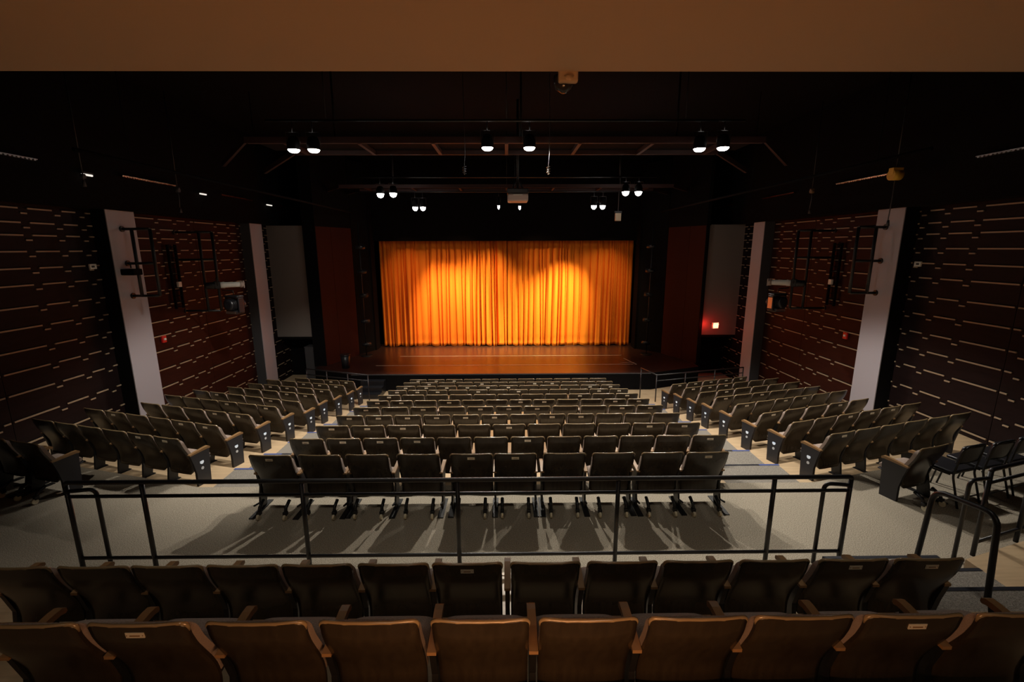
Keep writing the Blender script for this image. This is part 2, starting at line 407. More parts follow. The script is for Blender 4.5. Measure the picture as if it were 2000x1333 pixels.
def m_seat(W):
    q = MB(); hw, L, T = W/2-.012, .325, .055
    def f(u, v):
        a = 2*math.pi*u
        # super-ellipse cross-section in y,z swept in x with rounded ends
        k = 2/2.6
        x = -hw+2*hw*v
        e = (1-abs(2*v-1)**6)**.5 if 0 < v < 1 else .0
        e = max(e, .35)
        c, s_ = math.cos(a), math.sin(a)
        y = math.copysign(abs(c)**k, c)*(L/2)*(.93+.07*e)+L/2
        z = math.copysign(abs(s_)**k, s_)*T*(.5+.5*e)*(1.15 if s_ > 0 else .8)+T
        return (x, y, z)
    g = q.grid(f, 20, 12, closeu=True)
    q.bm.faces.new([r[0] for r in g]); q.bm.faces.new([r[-1] for r in g])
    bmesh.ops.transform(q.bm, matrix=TILT, verts=q.bm.verts)
    return q.mesh('seat_cushion', ['fabric'])
def m_pan(W):
    q = MB(); q.box(-W/2+.02, W/2-.02, .03, .32, -.014, .006, bev=.006)
    bmesh.ops.transform(q.bm, matrix=TILT, verts=q.bm.verts); return q.mesh('seat_pan', ['panel'])
def m_arm(w):
    q = MB(); pts = [(.125, .535), (.125, .556), (.18, .562), (.30, .575), (.40, .585), (.445, .583), (.468, .568), (.470, .546), (.458, .538), (.43, .546), (.30, .542), (.18, .536)]
    q.yz(pts, -w/2, w/2)
    return q.mesh('armrest', ['arm'])
def m_standard():
    q = MB(); q.yz([(.14, .54), (.43, .55), (.39, .40), (.31, .05), (.31, .0), (.16, .0), (.16, .05), (.20, .33)], -.018, .018)
    q.box(-.035, .035, .08, .34, 0, .012)
    return q.mesh('standard', ['black'])
def m_mstandard():
    q = MB(); q.yz([(.14, .54), (.43, .55), (.39, .40), (.29, .05), (.29, .0), (.13, .0), (.13, .05), (.19, .33)], -.012, .012)
    q.box(-.038, .038, -.07, .40, 0, .012); q.tube([(0, .19, .1), (0, .02, .14)], .014, 6)
    return q.mesh('standard', ['black'])
def m_end():
    q = MB(); q.yz([(.13, .535), (.455, .548), (.44, .38), (.42, .0), (.20, .0), (.20, .22), (.17, .38)], -.022, .022)
    return q.mesh('end_panel', ['panel'])
def disc(r, mi='disc', t=.004):
    q = MB(); q.tube([(0, 0, 0), (t, 0, 0)], r, 20); return q.mesh('number_disc', [mi])
def m_cres():
    q = MB(); pts = []
    for k in range(13):
        a = math.radians(150+k*20); pts.append((.032*math.cos(a), .032*math.sin(a)))
    for k in range(13):
        a = math.radians(390-k*20); pts.append((.030*math.cos(a), .030*math.sin(a)*.45+.012))
    q.yz(pts[:26], 0, .006); return q.mesh('aisle_light', ['glow'])
def m_caster():
    q = MB(); q.tube([(0, .08, .20), (0, -.02, .15), (0, -.05, .09)], .022, 8); q.box(-.026, .026, -.075, -.02, .06, .11, bev=.006); return q.mesh('caster', ['black'])
def m_wheel():
    q = MB(); q.tube([(-.015, -.07, .038), (.015, -.07, .038)], .038, 16); return q.mesh('wheel', ['wheel'])
def m_plate():
    q = MB(); yy = prof(.80)-.004
    q.box(-.048, .048, -.002, .002, -.017, .017, mtx=Matrix.Translation((0, yy+.001, .805)) @ Matrix.Rotation(math.radians(6), 4, 'X'))
    for s in (-1, 1): q.box(s*.041-.002, s*.041+.002, -.004, .002, -.002, .002, 1, mtx=Matrix.Translation((0, yy, .805)))
    q.box(-.026, .026, -.0035, .001, -.003, .003, 1, mtx=Matrix.Translation((0, yy, .803)))
    return q.mesh('name_plate', ['plate', 'arm'])
ORD = ['first', 'second', 'third', 'fourth', 'fifth', 'sixth', 'seventh', 'eighth', 'ninth', 'tenth', 'eleventh', 'twelfth', 'thirteenth', 'fourteenth']
def seat(x, y, z, rz, pitch, label, group, plate=False, arms=(1, 0), ends=(0, 0), movable=False, light=0):
    """arms: own armrest left/right; ends: closed end panel left/right; light: side carrying the aisle light"""
    W = round(pitch-.057, 2)
    t = thing('theatre_seat', label, 'theatre seat', (x, y, z), rz, group)
    sh = link('back_shell', cached(('s', W), lambda: m_shell(W)), t)
    link('edge_trim', cached(('r', W), lambda: m_rim(W)), sh)
    link('back_cushion', cached(('c', W), lambda: m_cushion(W)), t)
    c = link('seat_cushion', cached(('t', W), lambda: m_seat(W)), t)
    link('seat_pan', cached(('p', W), lambda: m_pan(W)), c)
    off = pitch/2
    for i, s in enumerate((-1, 1)):
        if arms[i]:
            aw = .052 if not movable else .045
            ox = s*off if not movable or arms[i] == 1 else s*(off-.026)
            link('armrest', cached(('a', aw), lambda: m_arm(aw)), t, (ox, 0, 0))
            if ends[i]:
                e = link('end_panel', cached('e', m_end), t, (ox, 0, 0))
                if light:
                    link('number_disc', cached('d', lambda: disc(.024)), e, (s*.022-(.004 if s < 0 else 0), .30, .27))
                    link('aisle_light', cached('l', m_cres), e, (s*.022-(.006 if s < 0 else 0), .30, .37))
            else:
                link('standard', cached('ms' if movable else 'st', m_mstandard if movable else m_standard), t, (ox, 0, 0))
    if movable:
        for s in (-1, 1):
            cc = link('caster', cached('k', m_caster), t, (s*.175, -.01, 0)); link('wheel', cached('w', m_wheel), cc)
    if plate: link('name_plate', cached('n', m_plate), t)
    return t
def lab(plate, i, n, where):
    who = 'dark theatre seat with name plate' if plate else 'dark plain-backed theatre seat'
    return '%s, %s from left in %s' % (who, ORD[i], where)
# centre block
PL = {1: (0, 4, 5, 9), 2: (0, 1, 2, 3, 6, 11), 3: (0, 1, 2, 5, 9, 10), 4: (0, 1, 2, 3, 4, 5, 7, 8), 5: (0, 2, 4, 5, 6, 9, 10),
      6: (0, 1, 3, 6, 7, 10, 11), 7: (0, 8, 10), 8: (0, 1, 2, 4, 6, 10, 11), 9: (0, 1, 2, 3, 4, 5, 9, 10), 10: (1, 4, 7, 8), 11: (0, 1, 2)}
R1 = [(487, 570), (583, 664), (676, 757), (775, 857), (883, 957), (969, 1044), (1066, 1141), (1163, 1238), (1261, 1335), (1347, 1428)]
R1ROT = [.10, .07, .04, .04, 0, 0, 0, -.03, -.05, -.09]
for i, (a, b) in enumerate(R1):
    c = P((a+b)/2, 888, z=TOP)
    left = i % 2 == 0
    seat(c.x, 5.49, 0, R1ROT[i]*-.4, .61, lab(i in PL[1], i, 10, 'wheeled row behind the long railing'), 'wheeled seats on the cross aisle',
         i in PL[1], arms=(2, 1) if left else (0, 2), movable=True)
for k in range(2, 12):
    nn = 12 if k % 2 == 0 else 11
    p = 6.66/nn
    for i in range(nn):
        x = -3.32+p*(i+.5)+.01
        seat(x, 5.49+.925*(k-1)+.006*x, lvl(k), random.uniform(-.012, .012), p, lab(i in PL[k], i, nn, "centre block's %s row from railing" % ORD[k-1]),
             'seats of the centre block', i in PL[k], arms=(1, 1 if i == nn-1 else 0), ends=(1 if i == 0 else 0, 1 if i == nn-1 else 0))
# side blocks: ends of each row as seen in the photograph
LEFT = {2: ((58, 819), (344, 860), 6, (4, 5)), 3: ((160, 798), (421, 833), 6, (1, 4, 5)), 4: ((271, 787), (485, 812), 5, (3, 4)), 5: ((319, 772), (536, 796), 6, (3, 5)),
        6: ((374, 762), (582, 786), 6, (1, 4)), 7: ((441, 756), (612, 772), 5, (3, 4)), 8: ((481, 749), (643, 763), 5, (1, 2, 4)), 9: ((518, 742), (670, 754), 5, (2, 3, 4)), 10: ((575, 739), (689, 746), 4, (2, 3))}
RIGHT = {2: ((1628, 850), (1901, 806), 6, (0,)), 3: ((1551, 827), (1803, 787), 6, (2, 3, 4)), 4: ((1491, 809), (1701, 779), 5, (0, 3)), 5: ((1442, 791), (1657, 763), 6, (0, 2, 3)),
         6: ((1402, 777), (1604, 755), 6, (0, 2)), 7: ((1369, 768), (1565, 746), 6, (1,)), 8: ((1340, 759), (1523, 739), 6, (0, 1, 2)), 9: ((1314, 752), (1461, 736), 5, (0, 1, 2, 3, 4))}
for side, D in (('left', LEFT), ('right', RIGHT)):
    for k, (a, b, nn, pl) in D.items():
        z = lvl(k)+TOP
        A, B = P(*a, z=z), P(*b, z=z); d = B-A; p = (d.length+.05)/nn; u = d.normalized()
        rz = math.atan2(u.y, u.x)
        for i in range(nn):
            c = A+u*(p*(i+.5)-.025)
            inner = (i == nn-1) if side == 'left' else (i == 0)
            outer = (i == 0) if side == 'left' else (i == nn-1)
            if side == 'left': arms, ends = (1, 1 if inner else 0), (1 if outer else 0, 1 if inner else 0)
            else: arms, ends = (1, 1 if outer else 0), (1 if inner else 0, 1 if outer else 0)
            seat(c.x, c.y, lvl(k), rz, .555, lab(i in pl, i, nn, "%s block's %s row from camera" % (side, ORD[k-2])),
                 'seats of the %s block' % side, i in pl, arms, ends, light=1 if inner else 0)
# loose wheeled seats on the cross aisle
u = Vector((math.cos(-.27), math.sin(-.27), 0)); e = P(68, 870, z=TOP)
for i, tx in enumerate(('nearest the left end of the railing', 'at the left frame edge beside another')):
    c = e-u*(.28+.68*i)
    seat(c.x, c.y, 0, -.27, .61, 'dark wheeled theatre seat ' + tx, 'wheeled seats on the cross aisle', False, (2, 2), (0, 1) if i == 0 else (0, 0), True)
c = P(1835, 874, z=TOP)
seat(c.x-.02, c.y, 0, .30, .61, 'single dark wheeled theatre seat beside the black stacking chairs', 'wheeled seats on the cross aisle', False, (2, 2), (1, 0), True)
# upper rows in the foreground
A_ROW = [(-55, 84), (103, 240), (250, 385), (398, 535), (547, 682), (698, 833), (847, 977), (997, 1135), (1147, 1290), (1293, 1443), (1440, 1597), (1597, 1750), (1750, 1895)]
for i, (a, b) in enumerate(A_ROW):
    c = P((a+b)/2, 1107, y=2.94)
    seat(c.x, 2.94, .35, 0, .565, lab(i in (6, 11, 12), i, 13, 'row just in front of railing'), 'seats of the row in front of the railing',
         i in (6, 11, 12), (1, 1 if i == 12 else 0), (0, 1 if i == 12 else 0))
B_ROW = [(-62, 130), (160, 352), (390, 592), (620, 812), (843, 1032), (1058, 1247), (1275, 1465), (1485, 1675), (1705, 1888), (1925, 2112)]
for i, (a, b) in enumerate(B_ROW):
    c = P((a+b)/2, 1217, y=2.01)
    seat(c.x, 2.01, .73, 0, .565, lab(i in (1, 8), i, 10, 'nearest row at bottom edge'), 'seats of the nearest row', i in (1, 8), (1, 1 if i == 9 else 0))

# ------------------------------------------------------------------ black stacking chairs at right
def stack_chair(x, y, rz, label):
    t = thing('stacking_chair', label, 'chair', (x, y, 0), rz, 'black stacking chairs')
    q = MB()
    q.grid(lambda u, v: ((u-.5)*.42, .02*abs(2*u-1)**2-.05*v+.0, .60+.27*v-.02*abs(2*u-1)**6*v), 10, 8)
    me = q.mesh('backrest', ['vinyl']); b = link('backrest', me, t); md = b.modifiers.new('t', 'SOLIDIFY'); md.thickness = .035; md.offset = 0
    q = MB(); q.box(-.22, .22, .02, .46, .43, .48, bev=.02); link('seat', q.mesh('seat', ['vinyl']), t)
    for s in (-1, 1):
        q = MB(); q.tube(bend([(s*.225, -.10, 0), (s*.215, .02, .42), (s*.215, -.03, .80), (s*.16, -.06, .87), (0, -.06, .875)], .04), .014, 8)
        link('back_frame', q.mesh('back_frame', ['black']), t)
        q = MB(); q.tube(bend([(s*.235, .50, 0), (s*.225, .42, .42), (s*.225, .05, .43)], .05), .012, 8); link('leg', q.mesh('leg', ['black']), t)
    q = MB(); q.tube([(-.22, -.07, .12), (.22, -.07, .12)], .009, 6); link('stretcher', q.mesh('stretcher', ['black']), t)
for (px, py), l in (((1893, 870), 'black padded stacking chair next to the single wheeled seat'), ((1952, 862), 'middle black padded stacking chair at the right'), ((2003, 851), 'black padded stacking chair at the right edge, partly cut off')):
    c = P(px, py, z=.88); stack_chair(c.x+.1, c.y+.06, .28, l)

# ------------------------------------------------------------------ railings
RY = 4.46
xs = [P(px, 940, y=RY).x for px in (126, 275, 588, 893, 1208, 1513, 1662)]
t = thing('railing', 'long black tube railing across the aisle behind the foreground seats', 'railing', ((xs[0]+xs[-1])/2, RY, 0)); ox = t.location.x
def rail_part(nm, pts, r, par, off):
    q = MB(); q.tube([Vector(p)-Vector(off) for p in pts], r, 12); return link(nm, q.mesh(nm, ['rail']), par)
off = (ox, RY, 0)
rail_part('top_rail', bend([(xs[0], RY, .95), (xs[0], RY, 1.07), (xs[-1], RY, 1.07), (xs[-1], RY, .95)], .03), .024, t, off)
rail_part('middle_rail', [(xs[0], RY, .91), (xs[-1], RY, .91)], .019, t, off)
rail_part('bottom_rail', [(xs[0], RY, .17), (xs[-1], RY, .17)], .019, t, off)
for x in xs: rail_part('post', [(x, RY, 0), (x, RY, 1.05)], .024, t, off)
rail_part('handrail_loop', bend([(xs[0], RY, .97), (xs[0]+.28, RY+.03, .98), (xs[0]+.28, RY+.03, 0)], .08), .021, t, off)
rail_part('handrail_loop', bend([(xs[-1], RY, .97), (xs[-1]-.26, RY+.03, .98), (xs[-1]-.26, RY+.03, 0)], .08), .021, t, off)
# right guard rail on the cross aisle
a = P(1937, 918, z=1.07); dr = Vector((math.cos(.30), math.sin(.30), 0)); b = a+dr*2.6
t = thing('railing', 'black guard railing leading off the right frame edge', 'railing', (a.x, a.y, 0)); off = (a.x, a.y, 0)
rail_part('top_rail', bend([(a.x, a.y, .95), (a.x, a.y, 1.07), (b.x, b.y, 1.07)], .03), .024, t, off)
rail_part('middle_rail', [(a.x, a.y, .91), (b.x, b.y, .91)], .019, t, off)
rail_part('bottom_rail', [(a.x, a.y, .17), (b.x, b.y, .17)], .019, t, off)
for k in (0, .8, 1.7, 2.55):
    p = a+dr*k; rail_part('post', [(p.x, p.y, 0), (p.x, p.y, 1.05)], .024, t, off)
rail_part('handrail_loop', bend([(a.x, a.y, .97), (a.x-.27, a.y-.05, .97), (a.x-.27, a.y-.05, 0)], .08), .021, t, off)
# stair handrail loop beside the foreground rows
hx = 4.06
t = thing('stair_handrail', 'black looped stair handrail at the right end of the foreground rows', 'handrail', (hx, 3.6, .35)); off = (hx, 3.6, .35)
rail_part('loop', bend([(hx, 3.98, .16), (hx, 3.92, 1.22), (hx, 3.36, 1.31), (hx, 3.30, .54)], .13, 8), .024, t, off)
# railings before the front of the side blocks
for s, nm, p0, p1 in ((-1, 'left', (718, 733), (598, 721)), (1, 'right', (1283, 733), (1452, 718))):
    zt = -.61
    A, B = P(*p0, z=zt), P(*p1, z=zt); zb = lvl(11)
    t = thing('railing', 'black railing in front of the %s block beside the stage' % nm, 'railing', (A.x, A.y, zb)); off = (A.x, A.y, zb)
    G = A+Vector((-s*.25, .9, 0))
    rail_part('top_rail', [G, A, B] if s > 0 else [A, B], .02, t, off)
    dz = Vector((0, 0, -.2)); rail_part('middle_rail', [A+dz, B+dz], .016, t, off)
    for p in (A, A.lerp(B, .32), A.lerp(B, .66), B, G)[:5 if s > 0 else 4]: rail_part('post', [(p.x, p.y, zb), (p.x, p.y, p.z)], .02, t, off)

# ------------------------------------------------------------------ lamps
def lamp(px, py, y, z, r, label, pw, cone, tilt=(0, 0), white=(1, .93, .82), lens='lens'):
    p = P(px, py, y=y)
    t = thing('ceiling_spotlight', label, 'spotlight', (p.x, p.y, p.z), 0, 'white house spotlights')
    q = MB(); q.tube([(0, 0, .0), (0, 0, .10), (0, .02, .22), (0, .02, .25)], [r*1.05, r*1.1, r*.8, r*.4], 18, caps=False); link('housing', q.mesh('housing', ['matt']), t)
    q = MB(); dd = .058 if y < 12 else .13; q.tube([(0, 0, .02), (0, 0, -.01), (0, 0, -dd*.6), (0, 0, -dd*.86), (0, 0, -dd)], [r, r*.97, r*.8, r*.5, r*.12], 18); link('lens', q.mesh('lens', [lens]), t)
    q = MB(); q.tube([(-r*1.2, 0, .1), (-r*1.2, 0, .32), (r*1.2, 0, .32), (r*1.2, 0, .1)], .008, 6); q.tube([(0, 0, .32), (0, 0, .5)], .012, 6); link('yoke', q.mesh('yoke', ['black']), t)
    if pw: 
        s = spot('spot_light', (p.x, p.y, p.z-.16), (p.x+tilt[0], p.y+tilt[1], p.z-3), pw, cone, .3, white, .038)
    return p
for px, py, l in ((574, 293, 'outer lamp of the left pair, nearest light row'), (613, 293, 'inner lamp of the left pair, nearest light row'),
                  (952, 289, 'left lamp of the centre pair, nearest light row'), (1034, 289, 'right lamp of the centre pair, nearest light row'),
                  (1366, 291, 'inner lamp of the right pair, nearest light row'), (1412, 289, 'outer lamp of the right pair, nearest light row')):
    lamp(px, py, 9.4, 5.4, .11, 'white ' + l, HOUSE_W*(1.1 if 900 < px < 1100 else .62 if px < 900 else .85), 112, (0, .7 if px < 900 else 0))
for px, py, l in ((743, 379, 'outer lamp of the left pair, second light row'), (768, 378, 'inner lamp of the left pair, second light row'),
                  (1222, 375, 'inner lamp of the right pair, second light row'), (1247, 375, 'outer lamp of the right pair, second light row')):
    lamp(px, py, 15.9, 5.27, .12, 'white ' + l, FRONT_W, 84, (0, -1.9))
for px, py, l in ((811, 405, 'left lamp of the left pair nearest the stage'), (826, 405, 'right lamp of the left pair nearest the stage'),
                  (1160, 402, 'left lamp of the right pair nearest the stage'), (1177, 402, 'right lamp of the right pair nearest the stage')):
    lamp(px, py, 17.0, 4.9, .1, 'white ' + l, MID_W, 60, (0, -3.2))
for px, py, l in ((974, 402, 'left of the two half-hidden lamps below the projector'), (1015, 403, 'right of the two half-hidden lamps below the projector')):
    lamp(px, py, 17.0, 4.9, .045, 'small white ' + l, 0, 90, lens='lens2')
# catwalks
def catwalk(y0, y1, xh, z, label, n):
    t = thing('catwalk', label, 'catwalk', (0, (y0+y1)/2, z)); cy = (y0+y1)/2
    for nm, y in (('front_beam', y0-cy), ('rear_beam', y1-cy)):
        k = xh if y < 0 else xh-.45
        q = MB(); q.box(-k, k, y-.03, y+.03, -.0, .12); link(nm, q.mesh(nm, ['truss']), t)
    for s in (-1, 1):
        for y, k in ((y0-cy, xh), (y1-cy, xh-.45)):
            q = MB(); q.prism([(s*k, y-.03), (s*(k+2.0), y+2.6), (s*(k+2.05), y+2.55), (s*(k+.05), y-.03)][::-s], 0, .12); link('side_beam', q.mesh('side_beam', ['truss']), t)
    for i in range(n):
        x = (i-(n-1)/2)*2*xh/n
        q = MB(); q.box(x-.035, x+.035, y0-cy, y1-cy, -.01, .08); link('cross_beam', q.mesh('cross_beam', ['truss']), t)
    q = MB(); q.box(-xh, xh, y0-cy, y1-cy, .09, .12); link('deck', q.mesh('deck', ['matt']), t)
    for x in (-xh*.7, 0.3, xh*.7):
        q = MB(); q.tube([(x, 0, .1), (x, 0, 7.2-z)], .02, 6); link('hanger_rod', q.mesh('hanger_rod', ['black']), t)
catwalk(9.62, 10.75, 5.1, 5.52, 'dark steel catwalk frame above the nearest light row', 7)
catwalk(17.25, 18.2, 6.0, 5.62, 'dark steel catwalk frame behind the projector', 7)
# lamp bars so the lamps hang from something
for y, z, xh, l in ((9.4, P(1000, 290, y=9.4).z+.5, 4.6, 'black lighting pipe carrying the nearest lamps'), (15.9, P(1000, 377, y=15.9).z+.5, 5.0, 'black lighting pipe carrying the second lamp row'),
                    (17.0, P(1000, 403, y=17.0).z+.5, 5.4, 'black lighting pipe nearest the stage')):
    q = MB(); q.tube([(-xh, y, z), (xh, y, z)], .024, 8)
    for x in (-xh*.75, 0, xh*.75): q.tube([(x, y, z), (x, y, 7.2)], .008, 6)
    tag(link('lighting_pipe', q.mesh('lighting_pipe', ['black'])), l, 'pipe')
for s, nm in ((-1, 'left'), (1, 'right')):
    a = P(180, 300, x=-6.2); q = MB(); q.tube([(s*6.2, 7.0, a.z), (s*6.2, 19.0, a.z)], .03, 8)
    for y in (8, 12, 16): q.tube([(s*6.2, y, a.z), (s*6.2, y, 7.2)], .008, 6)
    tag(link('ceiling_pipe', q.mesh('ceiling_pipe', ['matt'])), 'long dark ceiling pipe running towards the stage on the %s' % nm, 'pipe')
# long strips along the upper side walls
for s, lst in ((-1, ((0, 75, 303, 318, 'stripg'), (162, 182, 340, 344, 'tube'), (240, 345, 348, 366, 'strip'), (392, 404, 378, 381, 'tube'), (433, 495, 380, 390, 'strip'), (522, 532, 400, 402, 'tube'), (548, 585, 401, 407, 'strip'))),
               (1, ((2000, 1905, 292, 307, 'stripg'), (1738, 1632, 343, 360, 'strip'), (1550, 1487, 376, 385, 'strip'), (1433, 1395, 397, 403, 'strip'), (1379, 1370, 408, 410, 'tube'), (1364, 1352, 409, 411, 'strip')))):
    for i, (xa, xb, ya, yb, mt) in enumerate(lst):
        a, b = P(xa, ya, x=s*8.45), P(xb, yb, x=s*8.45)
        z = 5.05 if mt != 'tube' else (a.z+b.z)/2; t = MB(); L = b.y-a.y
        sd = 'left' if s < 0 else 'right'
        if mt == 'tube':
            t.tube([(0, 0, 0), (0, L, 0)], .02, 8); t.box(-.04, .04, 0, L, .018, .05, 1)
            o = link('wall_light', t.mesh('wall_light', ['tube', 'black']), None, (s*8.47, a.y, z))
            tag(o, 'small lit tube high on the %s wall, %s from camera' % (sd, ORD[sum(1 for q_ in lst[:i] if q_[4] == 'tube')]), 'light')
        else:
            nn = max(6, int(L/.07))
            t.box(-.04, .04, 0, L, .02, .035)
            for k in range(nn): t.box(-.04, .04, L*k/nn, L*(k+.55)/nn, 0, .02)
            o = link('metal_strip', t.mesh('metal_strip', [mt]), None, (s*8.49, a.y, z))
            tag(o, 'slotted metal strip high on the %s wall, %s from camera' % (sd, ORD[sum(1 for q_ in lst[:i] if q_[4] != 'tube')]), 'strip')

# ------------------------------------------------------------------ wall mounted rigs
def ladder(s, yc, x_in, zs, label, xw, xv):
    t = thing('pipe_frame', label, 'pipe frame', (s*xw, yc, zs[1])); ox, oz = s*xw, zs[1]
    for i, z in enumerate(zs):
        nm = 'crossbar'
        q = MB(); q.tube([(0, 0, z-oz), (s*x_in-ox, 0, z-oz)], .03, 10); c = link(nm, q.mesh(nm, ['black']), t)
        q = MB(); q.tube([(0, 0, z-oz), (-s*.03, 0, z-oz)], .065, 16); link('flange', q.mesh('flange', ['black']), c)
    for x in (xv, x_in):
        q = MB(); q.tube([(s*x-ox, 0, zs[0]-oz), (s*x-ox, 0, zs[-1]-oz)], .036, 10); link('upright', q.mesh('upright', ['black'if True else 'greyd']), t)
    return t
for s, nm in ((-1, 'left'), (1, 'right')):
    ladder(s, 10.6, 8.02, (2.43, 3.17, 3.93), 'black pipe frame bolted to the near grey column, %s wall' % nm, 8.65, 8.43)
    ladder(s, 12.75, 8.0, (1.79, 3.2, 3.93), 'black pipe frame on the %s wall holding stage lights' % nm, 9.0, 8.36)
    # vertical cable ladder against the wall
    q = MB()
    for dx in (-.14, .14): q.box(-.03, .03, dx-.02, dx+.02, -.85, .85)
    for k in range(12): q.box(-.02, .02, -.14, .14, -.8+k*.145-.012, -.8+k*.145+.012)
    o = link('cable_ladder', q.mesh('cable_ladder', ['matt']), None, (s*8.93, 12.45, 2.75)); tag(o, 'black vertical cable ladder against the %s wall panels' % nm, 'cable ladder')
    q = MB(); q.box(-.03, .03, -.06, .06, -.07, .07, bev=.008)
    tag(link('control_box', q.mesh('control_box', ['white']), None, (s*8.86, 12.45, 2.55)), 'small square white box on the cable ladder, %s wall' % nm, 'box')
    # profile spot (pale barrel) aimed at the stage
    zc = P(468 if s < 0 else 1505, 552, x=s*7.6).z
    yb = 12.75
    t = thing('profile_spotlight', 'long profile stage light with pale barrel on the %s pipe frame' % nm, 'stage light', (s*7.98, yb, 2.50), s*.9)
    # the body lies roughly along +y toward the stage, turned to the centre
    q = MB(); q.tube([(0, -.35, -.0), (0, -.30, 0), (0, -.05, 0), (0, .0, 0)], [.05, .085, .10, .09], 14); q.box(-.10, .10, -.12, .02, -.09, .11, bev=.02); link('lamp_house', q.mesh('lamp_house', ['black']), t)
    q = MB(); q.tube([(0, .0, 0), (0, .12, 0), (0, .14, 0), (0, .3, 0), (0, .52, 0)], [.08, .095, .08, .075, .075], 16); link('barrel', q.mesh('barrel', ['white']), t, label='pale barrel')
    q = MB(); q.tube([(0, .5, 0), (0, .6, 0)], [.095, .095], 16); q.box(-.1, .1, .58, .60, -.1, .1); link('colour_frame', q.mesh('colour_frame', ['silver']), t)
    q = MB(); q.tube([(-.12, -.05, 0), (-.12, -.05, .2), (.12, -.05, .2), (.12, -.05, 0)], .012, 6); link('yoke', q.mesh('yoke', ['black']), t)
    # moving-head style black lamp below
    t = thing('black_stage_light', 'bulky black stage light hanging under the pale one, %s side' % nm, 'stage light', (s*7.62, yb, 2.0), s*.25)
    q = MB(); q.tube([(0, -.24, -.03), (0, -.22, -.03), (0, .0, -.03), (0, .02, -.03), (0, .22, -.03)], [.10, .15, .165, .15, .14], 20)
    for k in range(6): q.tube([(0, -.2+k*.035, -.03), (0, -.19+k*.035, -.03)], .175, 20)
    q.box(-.17, .17, -.16, .16, -.30, -.19, bev=.03); link('body', q.mesh('body', ['vinyl']), t)
    q = MB()
    for sx in (-1, 1): q.box(sx*.205-.025, sx*.205+.025, -.09, .10, -.26, .16, bev=.02)
    q.box(-.23, .23, -.12, .12, .15, .22, bev=.03); link('yoke', q.mesh('yoke', ['vinyl']), t)
    q = MB(); q.box(-.235, -.23, -.07, .08, -.2, .1); q.box(-.16, .16, -.165, -.16, -.28, -.21); link('trim_plate', q.mesh('trim_plate', ['stripg']), t)
    q = MB(); q.tube([(0, .22, -.05), (0, .28, -.05)], .12, 18); link('lens', q.mesh('lens', ['glass']), t)
    q = MB(); q.tube([(0, 0, .24), (-s*.0, 0, .34), (s*.36, 0, .36)], .016, 6); link('clamp_arm', q.mesh('clamp_arm', ['black']), t)
    # wall devices
    p = P(321 if s < 0 else 1651, 663 if s < 0 else 656, x=s*8.96)
    t = thing('fire_alarm', 'red fire alarm strobe on the %s wall' % nm, 'fire alarm', (s*8.97, p.y, p.z))
    q = MB(); q.box(-.03, .02, -.07, .07, -.09, .09, bev=.01); link('case', q.mesh('case', ['red']), t)
    q = MB(); q.box(-.05, .05, -.03, .03, -.025, .03, bev=.01); link('strobe', q.mesh('strobe', ['white']), t)
    p = P(182 if s < 0 else 1792, 521 if s < 0 else 516, x=s*8.96)
    q = MB(); q.box(-.02, .02, -.08, .08, -.055, .055, bev=.008); q.box(-.022*s-.004, -.022*s+.004, -.05, .02, -.02, .02, 1)
    tag(link('wall_box', q.mesh('wall_box', ['white', 'greyd']), None, (s*8.97, p.y, p.z)), 'small white box on the %s wall before the near column' % nm, 'box')
t = thing('projector', 'small black projector on the pipe frame at the left near column', 'projector', (-8.5, 10.5, 2.98))
q = MB(); q.box(-.15, .15, -.13, .13, -.07, .07, bev=.02); link('case', q.mesh('case', ['matt']), t)
q = MB(); q.tube([(0, .13, 0), (0, .17, 0)], .04, 14); link('lens', q.mesh('lens', ['glass']), t)
q = MB(); q.tube([(0, 0, .09), (0, 0, .2)], .015, 6); link('mount', q.mesh('mount', ['black']), t)
# centre projector
p = P(1011, 382, y=12.6)
t = thing('projector', 'ceiling projector with silver rear hanging over the centre seats', 'projector', (p.x, p.y, p.z))
q = MB(); q.box(-.27, .27, -.29, .30, -.17, .02, bev=.04); link('case', q.mesh('case', ['silver']), t)
q = MB(); q.box(-.28, .28, -.27, .30, .02, .16, bev=.03); link('cage', q.mesh('cage', ['black']), t)
q = MB(); q.box(-.12, .12, -.30, -.285, -.02, -.005); link('vent', q.mesh('vent', ['white']), t)
q = MB(); q.tube([(0, 0, .15), (0, 0, 7.2-p.z)], .03, 8); q.tube([(-.15, 0, .15), (-.05, 0, .35)], .02, 6); q.tube([(.15, 0, .15), (.05, 0, .35)], .02, 6); link('mount', q.mesh('mount', ['black']), t)
# hanging microphones
for (px, py), l, mt in (((907, 331), 'hanging microphone left of the projector', 'greyd'), ((1071, 331), 'hanging microphone with coiled cable right of the projector', 'stripg')):
    p = P(px, py, y=9.55); t = thing('hanging_microphone', l, 'microphone', p)
    q = MB(); q.tube([(0, 0, 0), (.0, 0, .08), (.02, 0, .3), (0, 0, 7.2-p.z)], .006, 5); link('cable', q.mesh('cable', [mt]), t)
    q = MB()
    q.tube([(.035*math.cos(k*.7), .035*math.sin(k*.7), -.08+k*.005) for k in range(30)], .006, 5); link('coil', q.mesh('coil', [mt]), t)
    q = MB(); q.tube([(0, 0, -.1), (0, 0, .02)], [.012, .02], 8); link('capsule', q.mesh('capsule', [mt]), t)
